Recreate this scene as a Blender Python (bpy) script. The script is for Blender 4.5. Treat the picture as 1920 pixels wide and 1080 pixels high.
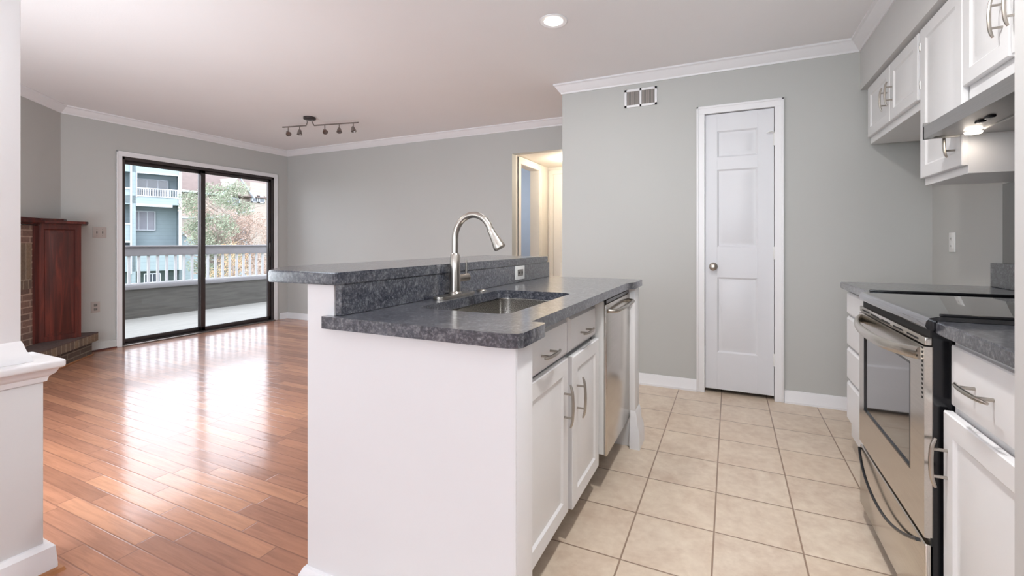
import bpy, bmesh, math, random
from mathutils import Vector, Matrix
from math import sin, cos, pi, sqrt
random.seed(7)
S = bpy.context.scene
COL = S.collection
for o in list(bpy.data.objects): bpy.data.objects.remove(o)

# ------------------------------------------------------------------ camera
CAMH = 1.13
cam = bpy.data.cameras.new('camera'); co = bpy.data.objects.new('camera', cam); COL.objects.link(co)
cam.sensor_width = 36.0; cam.lens = 836.2/1920*36
cam.shift_x = (960-991.56)/1920; cam.shift_y = (453.46-540)/1920
cam.clip_start = .02; cam.clip_end = 400
co.location = (0, 0, CAMH); co.rotation_euler = (pi/2, 0, .42334)
S.camera = co
# ------------------------------------------------------------------ view, world, daylight, added fill lamps
S.view_settings.view_transform = 'Standard'; S.view_settings.look = 'None'
S.view_settings.gamma = 1; S.view_settings.use_curve_mapping = False
S.view_settings.exposure = 0.08
W = bpy.data.worlds.new('world'); S.world = W; W.use_nodes = True
bg = W.node_tree.nodes['Background']; bg.inputs[0].default_value = (.86, .91, 1.0, 1)
bg.inputs[1].default_value = 4.8

def area(name, loc, rot, sx, sy, power, col=(1, 1, 1), shape='RECTANGLE', spread=pi):
    l = bpy.data.lights.new(name, 'AREA'); l.shape = shape; l.size = sx
    if shape in ('RECTANGLE', 'ELLIPSE'): l.size_y = sy
    l.energy = power; l.color = col; l.spread = spread
    o = bpy.data.objects.new(name, l); COL.objects.link(o); o.location = loc; o.rotation_euler = rot
    return o
def portal(name, loc, rot, sx, sy):
    o = area(name, loc, rot, sx, sy, 1); o.data.cycles.is_portal = True; return o
portal('door_portal', (-6.16, 3.46, 1.03), (0, -pi/2, 0), 2.05, 1.76)
# unseen area lamps added behind the camera as window-like fill light
area('dining_fill_light', (-1.6, -3.0, 1.45), (pi/2, 0, 0), 3.6, 1.9, 7, (.88, .95, 1.0))
area('side_fill_light', (3.2, -1.2, 1.45), (pi/2, 0, pi/2), 2.6, 1.7, 20, (.88, .95, 1.0))
# fill lamps added out of view, aimed at kitchen ceiling and living room
COOL = (.85, .935, 1.0)
def aimed_fill(name, loc, aim, sx, sy, p):
    d = Vector(aim)-Vector(loc); o = area(name, loc, (0, 0, 0), sx, sy, p, COOL); o.rotation_euler = d.to_track_quat('-Z', 'Y').to_euler(); return o
aimed_fill('aimed_fill_kitchen', (.15, -.25, 1.45), (.25, .6, 3.2), .9, .6, 36)
aimed_fill('aimed_fill_living', (-2.9, .1, .75), (-4.2, 3.8, 1.9), 1.4, .8, 43)

# ------------------------------------------------------------------ material helpers
def lin(r, g, b):
    f = lambda c: ((c/255+.055)/1.055)**2.4 if c > 10 else c/255/12.92
    return (f(r), f(g), f(b), 1)
class NT:
    def __init__(s, name):
        s.m = bpy.data.materials.new(name); s.m.use_nodes = True; s.t = s.m.node_tree; s.n = s.t.nodes
        s.b = s.n['Principled BSDF']; s.out = s.n['Material Output']
    def add(s, ty, **k):
        n = s.n.new(ty)
        for a, v in k.items(): setattr(n, a, v)
        return n
    def link(s, a, b): s.t.links.new(a, b)
    def inp(s, node, key, v):
        if hasattr(v, 'is_output') or isinstance(v, bpy.types.NodeSocket): s.link(v, node.inputs[key])
        else: node.inputs[key].default_value = v
    def math(s, op, a, b=0, c=0):
        n = s.add('ShaderNodeMath', operation=op); s.inp(n, 0, a); s.inp(n, 1, b); s.inp(n, 2, c); return n.outputs[0]
    def obj(s): return s.add('ShaderNodeTexCoord').outputs['Object']
    def map(s, v, scale=(1, 1, 1), loc=(0, 0, 0), rot=(0, 0, 0)):
        n = s.add('ShaderNodeMapping'); s.link(v, n.inputs[0]); n.inputs['Scale'].default_value = scale
        n.inputs['Location'].default_value = loc; n.inputs['Rotation'].default_value = rot; return n.outputs[0]
    def noise(s, v, scale, detail=3, rough=.5, dist=0):
        n = s.add('ShaderNodeTexNoise'); s.link(v, n.inputs['Vector']); n.inputs['Scale'].default_value = scale
        n.inputs['Detail'].default_value = detail; n.inputs['Roughness'].default_value = rough; n.inputs['Distortion'].default_value = dist
        return n.outputs['Fac']
    def ramp(s, f, stops, interp='LINEAR'):
        n = s.add('ShaderNodeValToRGB'); s.link(f, n.inputs[0]); cr = n.color_ramp; cr.interpolation = interp
        while len(cr.elements) < len(stops): cr.elements.new(.5)
        for e, (p, c) in zip(cr.elements, stops): e.position = p; e.color = c
        return n.outputs[0]
    def mix(s, f, a, b, bt='MIX'):
        n = s.add('ShaderNodeMix', data_type='RGBA', blend_type=bt); s.inp(n, 0, f); s.inp(n, 6, a); s.inp(n, 7, b); return n.outputs[2]
    def bump(s, h, strength=.2, dist=.01):
        n = s.add('ShaderNodeBump'); s.link(h, n.inputs['Height']); n.inputs['Strength'].default_value = strength
        n.inputs['Distance'].default_value = dist; s.link(n.outputs[0], s.b.inputs['Normal'])
def simple(name, rgb, rough=.5, metal=0, var=.03, scale=8, bump=0, bscale=200, coat=0, spec=.5, emit=0):
    k = NT(name); c = lin(*rgb); v = k.obj()
    if var:
        n = k.noise(v, scale, 3)
        a = tuple(min(1, x*(1-var)) for x in c[:3])+(1,); b = tuple(min(1, x*(1+var)) for x in c[:3])+(1,)
        k.link(k.ramp(n, [(.3, a), (.7, b)]), k.b.inputs['Base Color'])
    else: k.b.inputs['Base Color'].default_value = c
    k.b.inputs['Roughness'].default_value = rough; k.b.inputs['Metallic'].default_value = metal
    k.b.inputs['Coat Weight'].default_value = coat; k.b.inputs['Specular IOR Level'].default_value = spec
    if bump: k.bump(k.noise(v, bscale, 3), bump, .002)
    if emit:
        k.b.inputs['Emission Color'].default_value = c; k.b.inputs['Emission Strength'].default_value = emit
    return k.m

M = {}
M['wall'] = simple('greige_wall_paint', (187, 187, 184), .6, var=.01, scale=1.5, bump=.05, bscale=300, spec=.3)
M['soffit'] = simple('pale_soffit_paint', (208, 207, 206), .55, var=.008, spec=.3)
M['doorw'] = simple('white_door_paint', (216, 216, 220), .4, var=.008)
M['ceil'] = simple('ceiling_paint', (240, 239, 240), .8, var=.008, scale=2, bump=.25, bscale=120, spec=.2)
M['white'] = simple('white_trim_paint', (232, 231, 233), .35, var=.008, scale=3)
M['pony'] = simple('white_wall_paint', (222, 221, 222), .55, var=.008, scale=2, spec=.3)
M['cab'] = simple('white_cabinet_lacquer', (228, 227, 228), .3, var=.008, scale=4)
M['beige'] = simple('warm_white_paint', (232, 226, 216), .5, var=.008)
M['blue'] = simple('blue_grey_wall_paint', (170, 180, 192), .6, var=.02)
M['bronze'] = simple('dark_bronze_aluminium', (74, 68, 68), .35, .6, var=.05)
M['track'] = simple('aluminium_track', (140, 132, 128), .35, .7, var=.05)
M['black'] = simple('black_enamel', (14, 14, 18), .18, var=.1, scale=20)
M['dark'] = simple('dark_cavity', (22, 21, 21), .7, var=.1)
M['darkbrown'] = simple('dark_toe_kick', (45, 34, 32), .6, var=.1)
M['nickel'] = simple('brushed_nickel', (178, 172, 164), .28, 1, var=.05, scale=40)
M['plate'] = simple('almond_plate_plastic', (176, 166, 160), .4, var=.01)
M['plate_w'] = simple('white_plate_plastic', (226, 226, 224), .35, var=.01)
M['slot'] = simple('grey_socket_plastic', (128, 124, 120), .5, var=.02)
M['oak'] = simple('oak_shoe_moulding', (176, 120, 78), .4, var=.08, scale=20)
M['lampglow'] = simple('lamp_diffuser', (255, 252, 246), .5, var=0, emit=14)
M['hoodglow'] = simple('hood_lamp_lens', (255, 244, 230), .5, var=0, emit=8)
M['grille'] = simple('vent_grille_shadow', (120, 117, 113), .6, var=.03)

def steel(name, rgb, rough, axis):
    k = NT(name); v = k.obj(); sc = [6, 6, 6]; sc[axis] = .5; sc = [x*60 if i != axis else 2 for i, x in enumerate(sc)]
    n = k.noise(k.map(v, tuple(sc)), 1, 3)
    c = lin(*rgb)
    k.link(k.ramp(n, [(.2, tuple(x*.9 for x in c[:3])+(1,)), (.8, tuple(min(1, x*1.06) for x in c[:3])+(1,))]), k.b.inputs['Base Color'])
    k.b.inputs['Metallic'].default_value = 1; k.b.inputs['Roughness'].default_value = rough
    k.bump(n, .03, .001); return k.m
M['steel'] = steel('brushed_stainless_steel', (206, 200, 192), .2, 1)
M['steelx'] = steel('brushed_stainless_basin', (196, 192, 186), .22, 1)
M['hoodsteel'] = steel('hood_stainless_steel', (170, 168, 166), .35, 1)

def granite():
    k = NT('speckled_blue_grey_granite'); v = k.obj()
    a = k.noise(k.map(v, (1, 1, 1)), 38, 7, .62, 1.2)
    b = k.noise(k.map(v, (1, 1.5, 1.2), (3, 1, 2)), 110, 4, .6, .4)
    base = k.ramp(a, [(.32, lin(26, 30, 42)), (.47, lin(48, 51, 62)), (.58, lin(88, 90, 96)), (.72, lin(138, 140, 144))])
    sp = k.ramp(b, [(.38, lin(20, 23, 34)), (.52, lin(70, 72, 82)), (.68, lin(150, 152, 158))])
    k.link(k.mix(.42, base, sp), k.b.inputs['Base Color'])
    k.b.inputs['Roughness'].default_value = .3; k.b.inputs['Coat Weight'].default_value = .9; k.b.inputs['Coat Roughness'].default_value = .15; k.b.inputs['Coat IOR'].default_value = 1.65
    return k.m
M['granite'] = granite()

def wood_floor():
    k = NT('hand_scraped_plank_floor'); v = k.obj(); sep = k.add('ShaderNodeSeparateXYZ'); k.link(v, sep.inputs[0])
    X, Y = sep.outputs[0], sep.outputs[1]
    yy = k.math('DIVIDE', k.math('SUBTRACT', Y, .910), .0715); row = k.math('FLOOR', yy); fy = k.math('FRACT', yy)
    wn = k.add('ShaderNodeTexWhiteNoise', noise_dimensions='1D'); k.link(row, wn.inputs['W'])
    L = .62
    xx = k.math('ADD', k.math('DIVIDE', X, L), k.math('MULTIPLY', wn.outputs[0], 7.31)); idx = k.math('FLOOR', xx); fx = k.math('FRACT', xx)
    cmb = k.add('ShaderNodeCombineXYZ'); k.link(row, cmb.inputs[0]); k.link(idx, cmb.inputs[1])
    w2 = k.add('ShaderNodeTexWhiteNoise', noise_dimensions='2D'); k.link(cmb.outputs[0], w2.inputs['Vector'])
    rnd = w2.outputs[0]
    # grain
    off = k.add('ShaderNodeVectorMath', operation='ADD'); k.link(k.map(v, (2.2, 30, 1)), off.inputs[0]); k.link(w2.outputs[1], off.inputs[1])
    grain = k.noise(off.outputs[0], 1.6, 5, .6, .6)
    blot = k.noise(v, 3.2, 3)
    col = k.ramp(rnd, [(0, lin(164, 116, 92)), (.35, lin(180, 128, 102)), (.7, lin(194, 139, 109)), (1, lin(206, 152, 119))])
    g = k.ramp(grain, [(.3, (.72, .68, .66, 1)), (.6, (1.06, 1.05, 1.04, 1))])
    col = k.mix(.8, col, g, 'MULTIPLY')
    col = k.mix(.35, col, k.ramp(blot, [(.3, (.78, .74, .78, 1)), (.7, (1.1, 1.06, 1.0, 1))]), 'MULTIPLY')
    # grooves
    ey = k.math('MINIMUM', fy, k.math('SUBTRACT', 1, fy)); ex = k.math('MULTIPLY', k.math('MINIMUM', fx, k.math('SUBTRACT', 1, fx)), L/.0715)
    e = k.math('MINIMUM', ey, ex); gm = k.add('ShaderNodeMapRange'); k.link(e, gm.inputs[0]); gm.inputs[1].default_value = .012; gm.inputs[2].default_value = .05
    col = k.mix(gm.outputs[0], lin(146, 100, 80), col)
    k.link(col, k.b.inputs['Base Color'])
    k.b.inputs['Roughness'].default_value = .5
    k.b.inputs['Specular IOR Level'].default_value = .25; k.b.inputs['Coat Weight'].default_value = .85; k.b.inputs['Coat Roughness'].default_value = .14; k.b.inputs['Coat IOR'].default_value = 1.46
    hv = k.noise(k.map(v, (5, 26, 1)), 1, 3)
    h = k.math('ADD', k.math('MULTIPLY', gm.outputs[0], .5), k.math('MULTIPLY', hv, 1.0))
    k.bump(h, .13, .004)
    nb = [n for n in k.n if n.type == 'BUMP'][0]; k.link(nb.outputs[0], k.b.inputs['Coat Normal'])
    return k.m
M['floor'] = wood_floor()

def tile_floor():
    k = NT('beige_ceramic_floor_tile'); v = k.obj(); sep = k.add('ShaderNodeSeparateXYZ'); k.link(v, sep.inputs[0])
    fx0 = k.math('DIVIDE', k.math('ADD', sep.outputs[0], .356), .30); fy0 = k.math('DIVIDE', k.math('SUBTRACT', sep.outputs[1], 2.7806), .30)
    ix, iy = k.math('FLOOR', fx0), k.math('FLOOR', fy0); fx, fy = k.math('FRACT', fx0), k.math('FRACT', fy0)
    ex = k.math('MINIMUM', fx, k.math('SUBTRACT', 1, fx)); ey = k.math('MINIMUM', fy, k.math('SUBTRACT', 1, fy))
    e = k.math('MINIMUM', ex, ey); gm = k.add('ShaderNodeMapRange'); k.link(e, gm.inputs[0]); gm.inputs[1].default_value = .007; gm.inputs[2].default_value = .013
    cmb = k.add('ShaderNodeCombineXYZ'); k.link(ix, cmb.inputs[0]); k.link(iy, cmb.inputs[1])
    w2 = k.add('ShaderNodeTexWhiteNoise', noise_dimensions='2D'); k.link(cmb.outputs[0], w2.inputs['Vector'])
    off = k.add('ShaderNodeVectorMath', operation='ADD'); k.link(v, off.inputs[0]); k.link(w2.outputs[1], off.inputs[1])
    a = k.noise(off.outputs[0], 5, 5, .6, .8); b = k.noise(off.outputs[0], 26, 4, .6)
    col = k.ramp(a, [(.28, lin(196, 172, 152)), (.5, lin(217, 199, 180)), (.72, lin(230, 215, 195))])
    col = k.mix(.35, col, k.ramp(b, [(.3, lin(184, 160, 138)), (.7, lin(230, 217, 198))]))
    col = k.mix(k.math('MULTIPLY', w2.outputs[0], .22), col, lin(214, 190, 164))
    col = k.mix(gm.outputs[0], lin(150, 126, 108), col)
    k.link(col, k.b.inputs['Base Color']); k.b.inputs['Roughness'].default_value = .32
    k.bump(k.math('ADD', gm.outputs[0], k.math('MULTIPLY', b, .08)), .35, .003)
    return k.m
M['tile'] = tile_floor()

def cherry():
    k = NT('dark_cherry_wood'); v = k.obj()
    n = k.noise(k.map(v, (26, 26, 1.8)), 1, 5, .6, .8)
    k.link(k.ramp(n, [(.25, lin(46, 21, 20)), (.5, lin(80, 34, 28)), (.75, lin(122, 52, 40))]), k.b.inputs['Base Color'])
    k.b.inputs['Roughness'].default_value = .35; return k.m
M['cherry'] = cherry()

def brick(name, rot, w=.2, h=.068, cols=((136, 106, 94), (106, 84, 76)), mortar=(166, 142, 128)):
    k = NT(name); v = k.map(k.obj(), (1, 1, 1), (0, 0, 0), rot)
    b = k.add('ShaderNodeTexBrick'); k.link(v, b.inputs['Vector']); b.inputs['Scale'].default_value = 1
    b.inputs['Brick Width'].default_value = w; b.inputs['Row Height'].default_value = h; b.inputs['Mortar Size'].default_value = .006
    b.inputs['Color1'].default_value = lin(*cols[0]); b.inputs['Color2'].default_value = lin(*cols[1]); b.inputs['Mortar'].default_value = lin(*mortar)
    n = k.noise(v, 60, 4)
    k.link(k.mix(.5, b.outputs[0], k.ramp(n, [(.3, (.6, .58, .56, 1)), (.7, (1.25, 1.2, 1.15, 1))]), 'MULTIPLY'), k.b.inputs['Base Color'])
    k.b.inputs['Roughness'].default_value = .8
    k.bump(k.math('SUBTRACT', 1, b.outputs[1]), .5, .006); return k.m
# fireplace local axes: x along the face, z up -> rotate so that texture y = z
M['brick_face'] = brick('tan_brick_running', (-pi/2, 0, 0), .2, .056)
M['brick_hearth'] = brick('tan_brick_hearth_course', (-pi/2, 0, 0), .2, .05, ((98, 84, 74), (80, 70, 64)), (128, 116, 104))
M['brick_soldier'] = brick('tan_brick_rowlock', (-pi/2, 0, 0), .066, .4, ((132, 112, 92), (98, 84, 76)), (146, 132, 116))
M['brick_top'] = brick('dark_brick_paving', (0, 0, 0), .066, .2, ((100, 82, 78), (84, 70, 68)), (96, 84, 80))

def glass():
    k = NT('window_glass'); k.n.remove(k.b)
    tr = k.add('ShaderNodeBsdfTransparent'); gl = k.add('ShaderNodeBsdfGlossy'); gl.inputs['Roughness'].default_value = .01
    fr = k.add('ShaderNodeFresnel'); fr.inputs[0].default_value = 1.25; mx = k.add('ShaderNodeMixShader')
    k.link(fr.outputs[0], mx.inputs[0]); k.link(tr.outputs[0], mx.inputs[1]); k.link(gl.outputs[0], mx.inputs[2]); k.link(mx.outputs[0], k.out.inputs[0])
    return k.m
M['glass'] = glass()
def cooktop():
    k = NT('black_ceramic_glass'); k.b.inputs['Base Color'].default_value = lin(16, 16, 19); k.b.inputs['Roughness'].default_value = .06
    k.b.inputs['Coat Weight'].default_value = 1; k.b.inputs['Coat Roughness'].default_value = .03; k.b.inputs['Coat IOR'].default_value = 1.9
    v = k.obj(); n = k.noise(v, 300, 2); k.link(k.ramp(n, [(.4, lin(14, 14, 17)), (.7, lin(26, 26, 29))]), k.b.inputs['Base Color'])
    return k.m
M['cook'] = cooktop()
def ovenglass():
    k = NT('dark_oven_glass'); k.b.inputs['Roughness'].default_value = .08
    v = k.obj(); n = k.noise(v, 6, 2); k.link(k.ramp(n, [(.4, lin(34, 32, 32)), (.7, lin(44, 42, 41))]), k.b.inputs['Base Color'])
    k.b.inputs['Coat Weight'].default_value = 1; k.b.inputs['Coat Roughness'].default_value = .05; k.b.inputs['Coat IOR'].default_value = 2.1
    return k.m
M['oveng'] = ovenglass()
M['splash'] = simple('grey_glass_splash_panel', (84, 82, 80), .12, var=.05, coat=1)

def siding(name, rgb, pitch=.15):
    k = NT(name); v = k.obj(); sep = k.add('ShaderNodeSeparateXYZ'); k.link(v, sep.inputs[0])
    f = k.math('FRACT', k.math('DIVIDE', sep.outputs[2], pitch)); mr = k.add('ShaderNodeMapRange'); k.link(f, mr.inputs[0]); mr.inputs[1].default_value = 0; mr.inputs[2].default_value = .12
    c = lin(*rgb); n = k.noise(v, 2, 3)
    col = k.mix(mr.outputs[0], tuple(x*.75 for x in c[:3])+(1,), k.ramp(n, [(.3, tuple(x*.93 for x in c[:3])+(1,)), (.7, c)]))
    k.link(col, k.b.inputs['Base Color']); k.b.inputs['Roughness'].default_value = .7; k.bump(f, .3, .01); return k.m
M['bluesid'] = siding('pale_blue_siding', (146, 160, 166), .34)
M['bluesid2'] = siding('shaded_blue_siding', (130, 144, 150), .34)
M['extwhite'] = simple('exterior_white_trim', (178, 182, 190), .6)
M['extglass'] = simple('dark_window_pane', (52, 62, 74), .15, coat=1)
M['curtain'] = simple('pale_curtain', (128, 128, 138), .7, var=.1, scale=1)
M['tanwall'] = siding('pinkish_tan_siding', (168, 156, 148), .4)
M['roof'] = simple('pinkish_shingle_roof', (108, 94, 90), .9, var=.1, scale=2)
M['rail'] = simple('weathered_rail_paint', (120, 118, 120), .6, var=.05)
M['railw'] = simple('white_baluster_paint', (176, 176, 178), .6, var=.03)
def parapet_m():
    k = NT('weathered_plywood_parapet'); v = k.obj(); n = k.noise(k.map(v, (1, 2.2, 26)), 1, 5, .6, .5)
    k.link(k.ramp(n, [(.25, lin(66, 63, 60)), (.5, lin(82, 80, 76)), (.75, lin(94, 92, 86))]), k.b.inputs['Base Color']); k.b.inputs['Roughness'].default_value = .8; return k.m
M['parapet'] = parapet_m()
def deck_m():
    k = NT('grey_balcony_decking'); v = k.obj(); n = k.noise(k.map(v, (30, 2, 1)), 1, 4)
    k.link(k.ramp(n, [(.3, lin(128, 127, 123)), (.7, lin(144, 143, 138))]), k.b.inputs['Base Color']); k.b.inputs['Roughness'].default_value = .75; return k.m
M['deck'] = deck_m()
M['grass'] = simple('lawn', (82, 104, 54), .95, var=.3, scale=1.5)
M['leaf1'] = simple('spring_green_leaves', (96, 118, 70), .8, var=.3, scale=3)
M['leaf2'] = simple('pinkish_brown_buds', (176, 154, 142), .8, var=.25, scale=3)
M['leaf3'] = simple('grey_green_leaves', (142, 150, 130), .8, var=.3, scale=3)
M['leaf4'] = simple('ochre_leaves', (190, 162, 128), .8, var=.2, scale=3)
M['bark'] = simple('pale_grey_bark', (150, 138, 130), .9, var=.2, scale=6)

# ------------------------------------------------------------------ mesh helpers
def new(): return bmesh.new()
def box(bm, x0, x1, y0, y1, z0, z1, bev=0, seg=2, mx=None):
    t = bmesh.new(); x0, x1 = min(x0, x1), max(x0, x1); y0, y1 = min(y0, y1), max(y0, y1); z0, z1 = min(z0, z1), max(z0, z1)
    vs = [t.verts.new((x, y, z)) for x in (x0, x1) for y in (y0, y1) for z in (z0, z1)]
    for f in ((0, 1, 3, 2), (4, 6, 7, 5), (0, 4, 5, 1), (2, 3, 7, 6), (0, 2, 6, 4), (1, 5, 7, 3)): t.faces.new([vs[i] for i in f])
    bmesh.ops.recalc_face_normals(t, faces=t.faces)
    if bev:
        bev = min(bev, .49*min(x1-x0, y1-y0, z1-z0)); bmesh.ops.bevel(t, geom=list(t.edges), offset=bev, segments=seg, affect='EDGES', profile=.5)
    merge(bm, t, mx)
def merge(bm, t, mx=None):
    if mx is not None: bmesh.ops.transform(t, matrix=mx, verts=t.verts)
    mp = {v: bm.verts.new(v.co) for v in t.verts}
    for f in t.faces:
        try: bm.faces.new([mp[v] for v in f.verts])
        except ValueError: pass
    t.free()
def prism(bm, poly, z0, z1, bev=0, mx=None, seg=2):
    t = bmesh.new(); a = [t.verts.new((p[0], p[1], z0)) for p in poly]; b = [t.verts.new((p[0], p[1], z1)) for p in poly]; n = len(poly)
    t.faces.new(a); t.faces.new(b[::-1])
    for i in range(n): t.faces.new((a[i], b[i], b[(i+1) % n], a[(i+1) % n]))
    bmesh.ops.recalc_face_normals(t, faces=t.faces)
    if bev: bmesh.ops.bevel(t, geom=list(t.edges), offset=bev, segments=seg, affect='EDGES')
    merge(bm, t, mx)
def tube(bm, pts, r, n=12, caps=True, flat=None):
    pts = [Vector(p) for p in pts]; rs = r if isinstance(r, (list, tuple)) else [r]*len(pts)
    up = None; rings = []
    for i, p in enumerate(pts):
        d = (pts[min(i+1, len(pts)-1)]-pts[max(i-1, 0)]).normalized()
        if up is None:
            up = Vector((0, 0, 1)) if abs(d.z) < .9 else Vector((1, 0, 0))
        u = (up-d*up.dot(d)).normalized(); w = d.cross(u); up = u
        f = flat or (1, 1)
        rings.append([bm.verts.new(p+u*cos(2*pi*k/n)*rs[i]*f[0]+w*sin(2*pi*k/n)*rs[i]*f[1]) for k in range(n)])
    for a, b in zip(rings, rings[1:]):
        for k in range(n): bm.faces.new((a[k], a[(k+1) % n], b[(k+1) % n], b[k]))
    if caps: bm.faces.new(rings[0][::-1]); bm.faces.new(rings[-1])
def lathe(bm, prof, origin=(0, 0, 0), axis=(0, 0, 1), n=28):
    # prof: (radius, height) list, closed by caps at both ends
    o = Vector(origin); a = Vector(axis).normalized(); u = a.orthogonal().normalized(); w = a.cross(u); rings = []
    for r, h in prof:
        r = max(r, 1e-4); rings.append([bm.verts.new(o+a*h+(u*cos(2*pi*k/n)+w*sin(2*pi*k/n))*r) for k in range(n)])
    for p, q in zip(rings, rings[1:]):
        for k in range(n): bm.faces.new((p[k], p[(k+1) % n], q[(k+1) % n], q[k]))
    bm.faces.new(rings[0][::-1]); bm.faces.new(rings[-1])
def frame(O, U, Wn):
    U = Vector(U).normalized(); Wn = Vector(Wn).normalized(); V = Vector((0, 0, 1))
    return Matrix(((U.x, V.x, Wn.x, O[0]), (U.y, V.y, Wn.y, O[1]), (U.z, V.z, Wn.z, O[2]), (0, 0, 0, 1)))
def ringslab(bm, u0, u1, v0, v1, rings, mx, back=0.0):
    # rings: (inset, w) from the outer edge to the centre; closed solid
    t = bmesh.new(); L = []
    for ins, w in [(0, back)]+rings:
        L.append([t.verts.new(c) for c in ((u0+ins, v0+ins, w), (u1-ins, v0+ins, w), (u1-ins, v1-ins, w), (u0+ins, v1-ins, w))])
    t.faces.new(L[0])
    for a, b in zip(L, L[1:]):
        for k in range(4): t.faces.new((a[k], a[(k+1) % 4], b[(k+1) % 4], b[k]))
    t.faces.new(L[-1]); bmesh.ops.recalc_face_normals(t, faces=t.faces); merge(bm, t, mx)
def sweep(bm, path, prof, closed=False):
    # path: xy corners; prof: (out, z) closed polygon, out = to the LEFT of the walking direction
    P = [Vector(p) for p in path]; n = len(P); rings = []
    for i in range(n):
        d0 = (P[i]-P[i-1]).normalized() if i > 0 else None; d1 = (P[i+1]-P[i]).normalized() if i < n-1 else None
        nl = lambda d: Vector((-d.y, d.x))
        if d0 is None: m = nl(d1)
        elif d1 is None: m = nl(d0)
        else:
            a, b = nl(d0), nl(d1); m = (a+b).normalized(); m = m/max(.2, m.dot(a))
        rings.append([bm.verts.new((P[i].x+m.x*o, P[i].y+m.y*o, z)) for o, z in prof])
    k = len(prof)
    for a, b in zip(rings, rings[1:]):
        for j in range(k): bm.faces.new((a[j], a[(j+1) % k], b[(j+1) % k], b[j]))
    bm.faces.new(rings[0][::-1]); bm.faces.new(rings[-1])
def rrect(x0, x1, y0, y1, r, n=6):
    out = []
    for cx, cy, a in ((x1-r, y1-r, 0), (x0+r, y1-r, pi/2), (x0+r, y0+r, pi), (x1-r, y0+r, 3*pi/2)):
        for k in range(n+1): out.append((cx+r*cos(a+pi/2*k/n), cy+r*sin(a+pi/2*k/n)))
    return out

# ------------------------------------------------------------------ object helpers
def obj(name, bm, mat, parent=None, sharp=35, label=None, recalc=True):
    if recalc: bmesh.ops.recalc_face_normals(bm, faces=bm.faces)
    org = Vector(parent['_o']) if parent is not None and '_o' in parent else Vector((0, 0, 0))
    if org.length: bmesh.ops.translate(bm, verts=bm.verts, vec=-org)
    me = bpy.data.meshes.new(name); bm.to_mesh(me); bm.free()
    for p in me.polygons: p.use_smooth = True
    me.set_sharp_from_angle(angle=math.radians(sharp))
    me.materials.append(M[mat] if isinstance(mat, str) else mat)
    o = bpy.data.objects.new(name, me); COL.objects.link(o)
    if parent is not None:
        o.parent = parent; o['_o'] = parent['_o'] if '_o' in parent else (0.0, 0.0, 0.0)
    if label: o['label'] = label
    return o
def tag(o, label, cat, group=None, kind=None):
    o['label'] = label; o['category'] = cat
    if group: o['group'] = group
    if kind: o['kind'] = kind
    return o
def thing(name, label, cat, loc=(0, 0, 0), group=None):
    o = bpy.data.objects.new(name, None); COL.objects.link(o); o.location = loc; o['_o'] = tuple(float(x) for x in loc); o.empty_display_size = .1
    return tag(o, label, cat, group)
def single(name, bm, mat, label, cat, group=None, sharp=35):
    return tag(obj(name, bm, mat, None, sharp), label, cat, group)
def struct(name, bm, mat, parent=None, sharp=35):
    o = obj(name, bm, mat, parent, sharp)
    if parent is None: o['kind'] = 'structure'
    return o
def sgroup(name):
    o = bpy.data.objects.new(name, None); COL.objects.link(o); o['kind'] = 'structure'; o['_o'] = (0.0, 0.0, 0.0); return o

CE = 2.47           # ceiling height
XL = -5.98          # left wall of the living room
YF = 4.56           # far wall of the living room
YK = 3.605          # back wall of the kitchen
XB = -1.31          # outer corner of the kitchen block
XR = 1.163          # right wall of the kitchen
R2 = 1/sqrt(2)

# ================================================================== SETTING
b = new(); box(b, XL-.15, -1.16, -3.4, 7.4, -.12, 0); box(b, -1.16, 3.4, -3.4, .60, -.12, 0); box(b, -1.16, XR, YK+.12, 7.4, -.12, 0); struct('floor', b, 'floor').location.z = 0
b = new(); box(b, -1.16, XR+.1, .60, YK+.12, -.12, 0); struct('floor', b, 'tile')
b = new(); box(b, -6.1, 3.4, -3.4, 7.4, CE, CE+.12); struct('ceiling', b, 'ceil')
b = new(); box(b, -2.265, XB, YF+.1, 5.66, 2.14, 2.2); struct('ceiling', b, 'beige')
# left wall with the sliding door opening
b = new()
box(b, XL-.15, XL, 1.0, 2.584, 0, CE); box(b, XL-.15, XL, 4.343, YF+.1, 0, CE); box(b, XL-.15, XL, 2.584, 4.343, 2.055, CE)
struct('wall_left', b, 'wall')
# diagonal chimney wall
b = new(); prism(b, [(XL, 2.10), (XL-.15, 2.10), (XL-.15, 1.0), (XL-.15, -.3), (-3.98, -.3), (-3.98, .10)], 0, CE); struct('wall_diagonal', b, 'wall')
b = new(); box(b, -4.1, -3.98, -3.4, -.3, 0, CE); struct('wall_near_left', b, 'wall')
# far wall with the hall opening
b = new(); box(b, XL, -2.265, YF, YF+.1, 0, CE); box(b, -2.265, XB, YF, YF+.1, 2.135, CE); struct('wall_far', b, 'wall')
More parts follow.
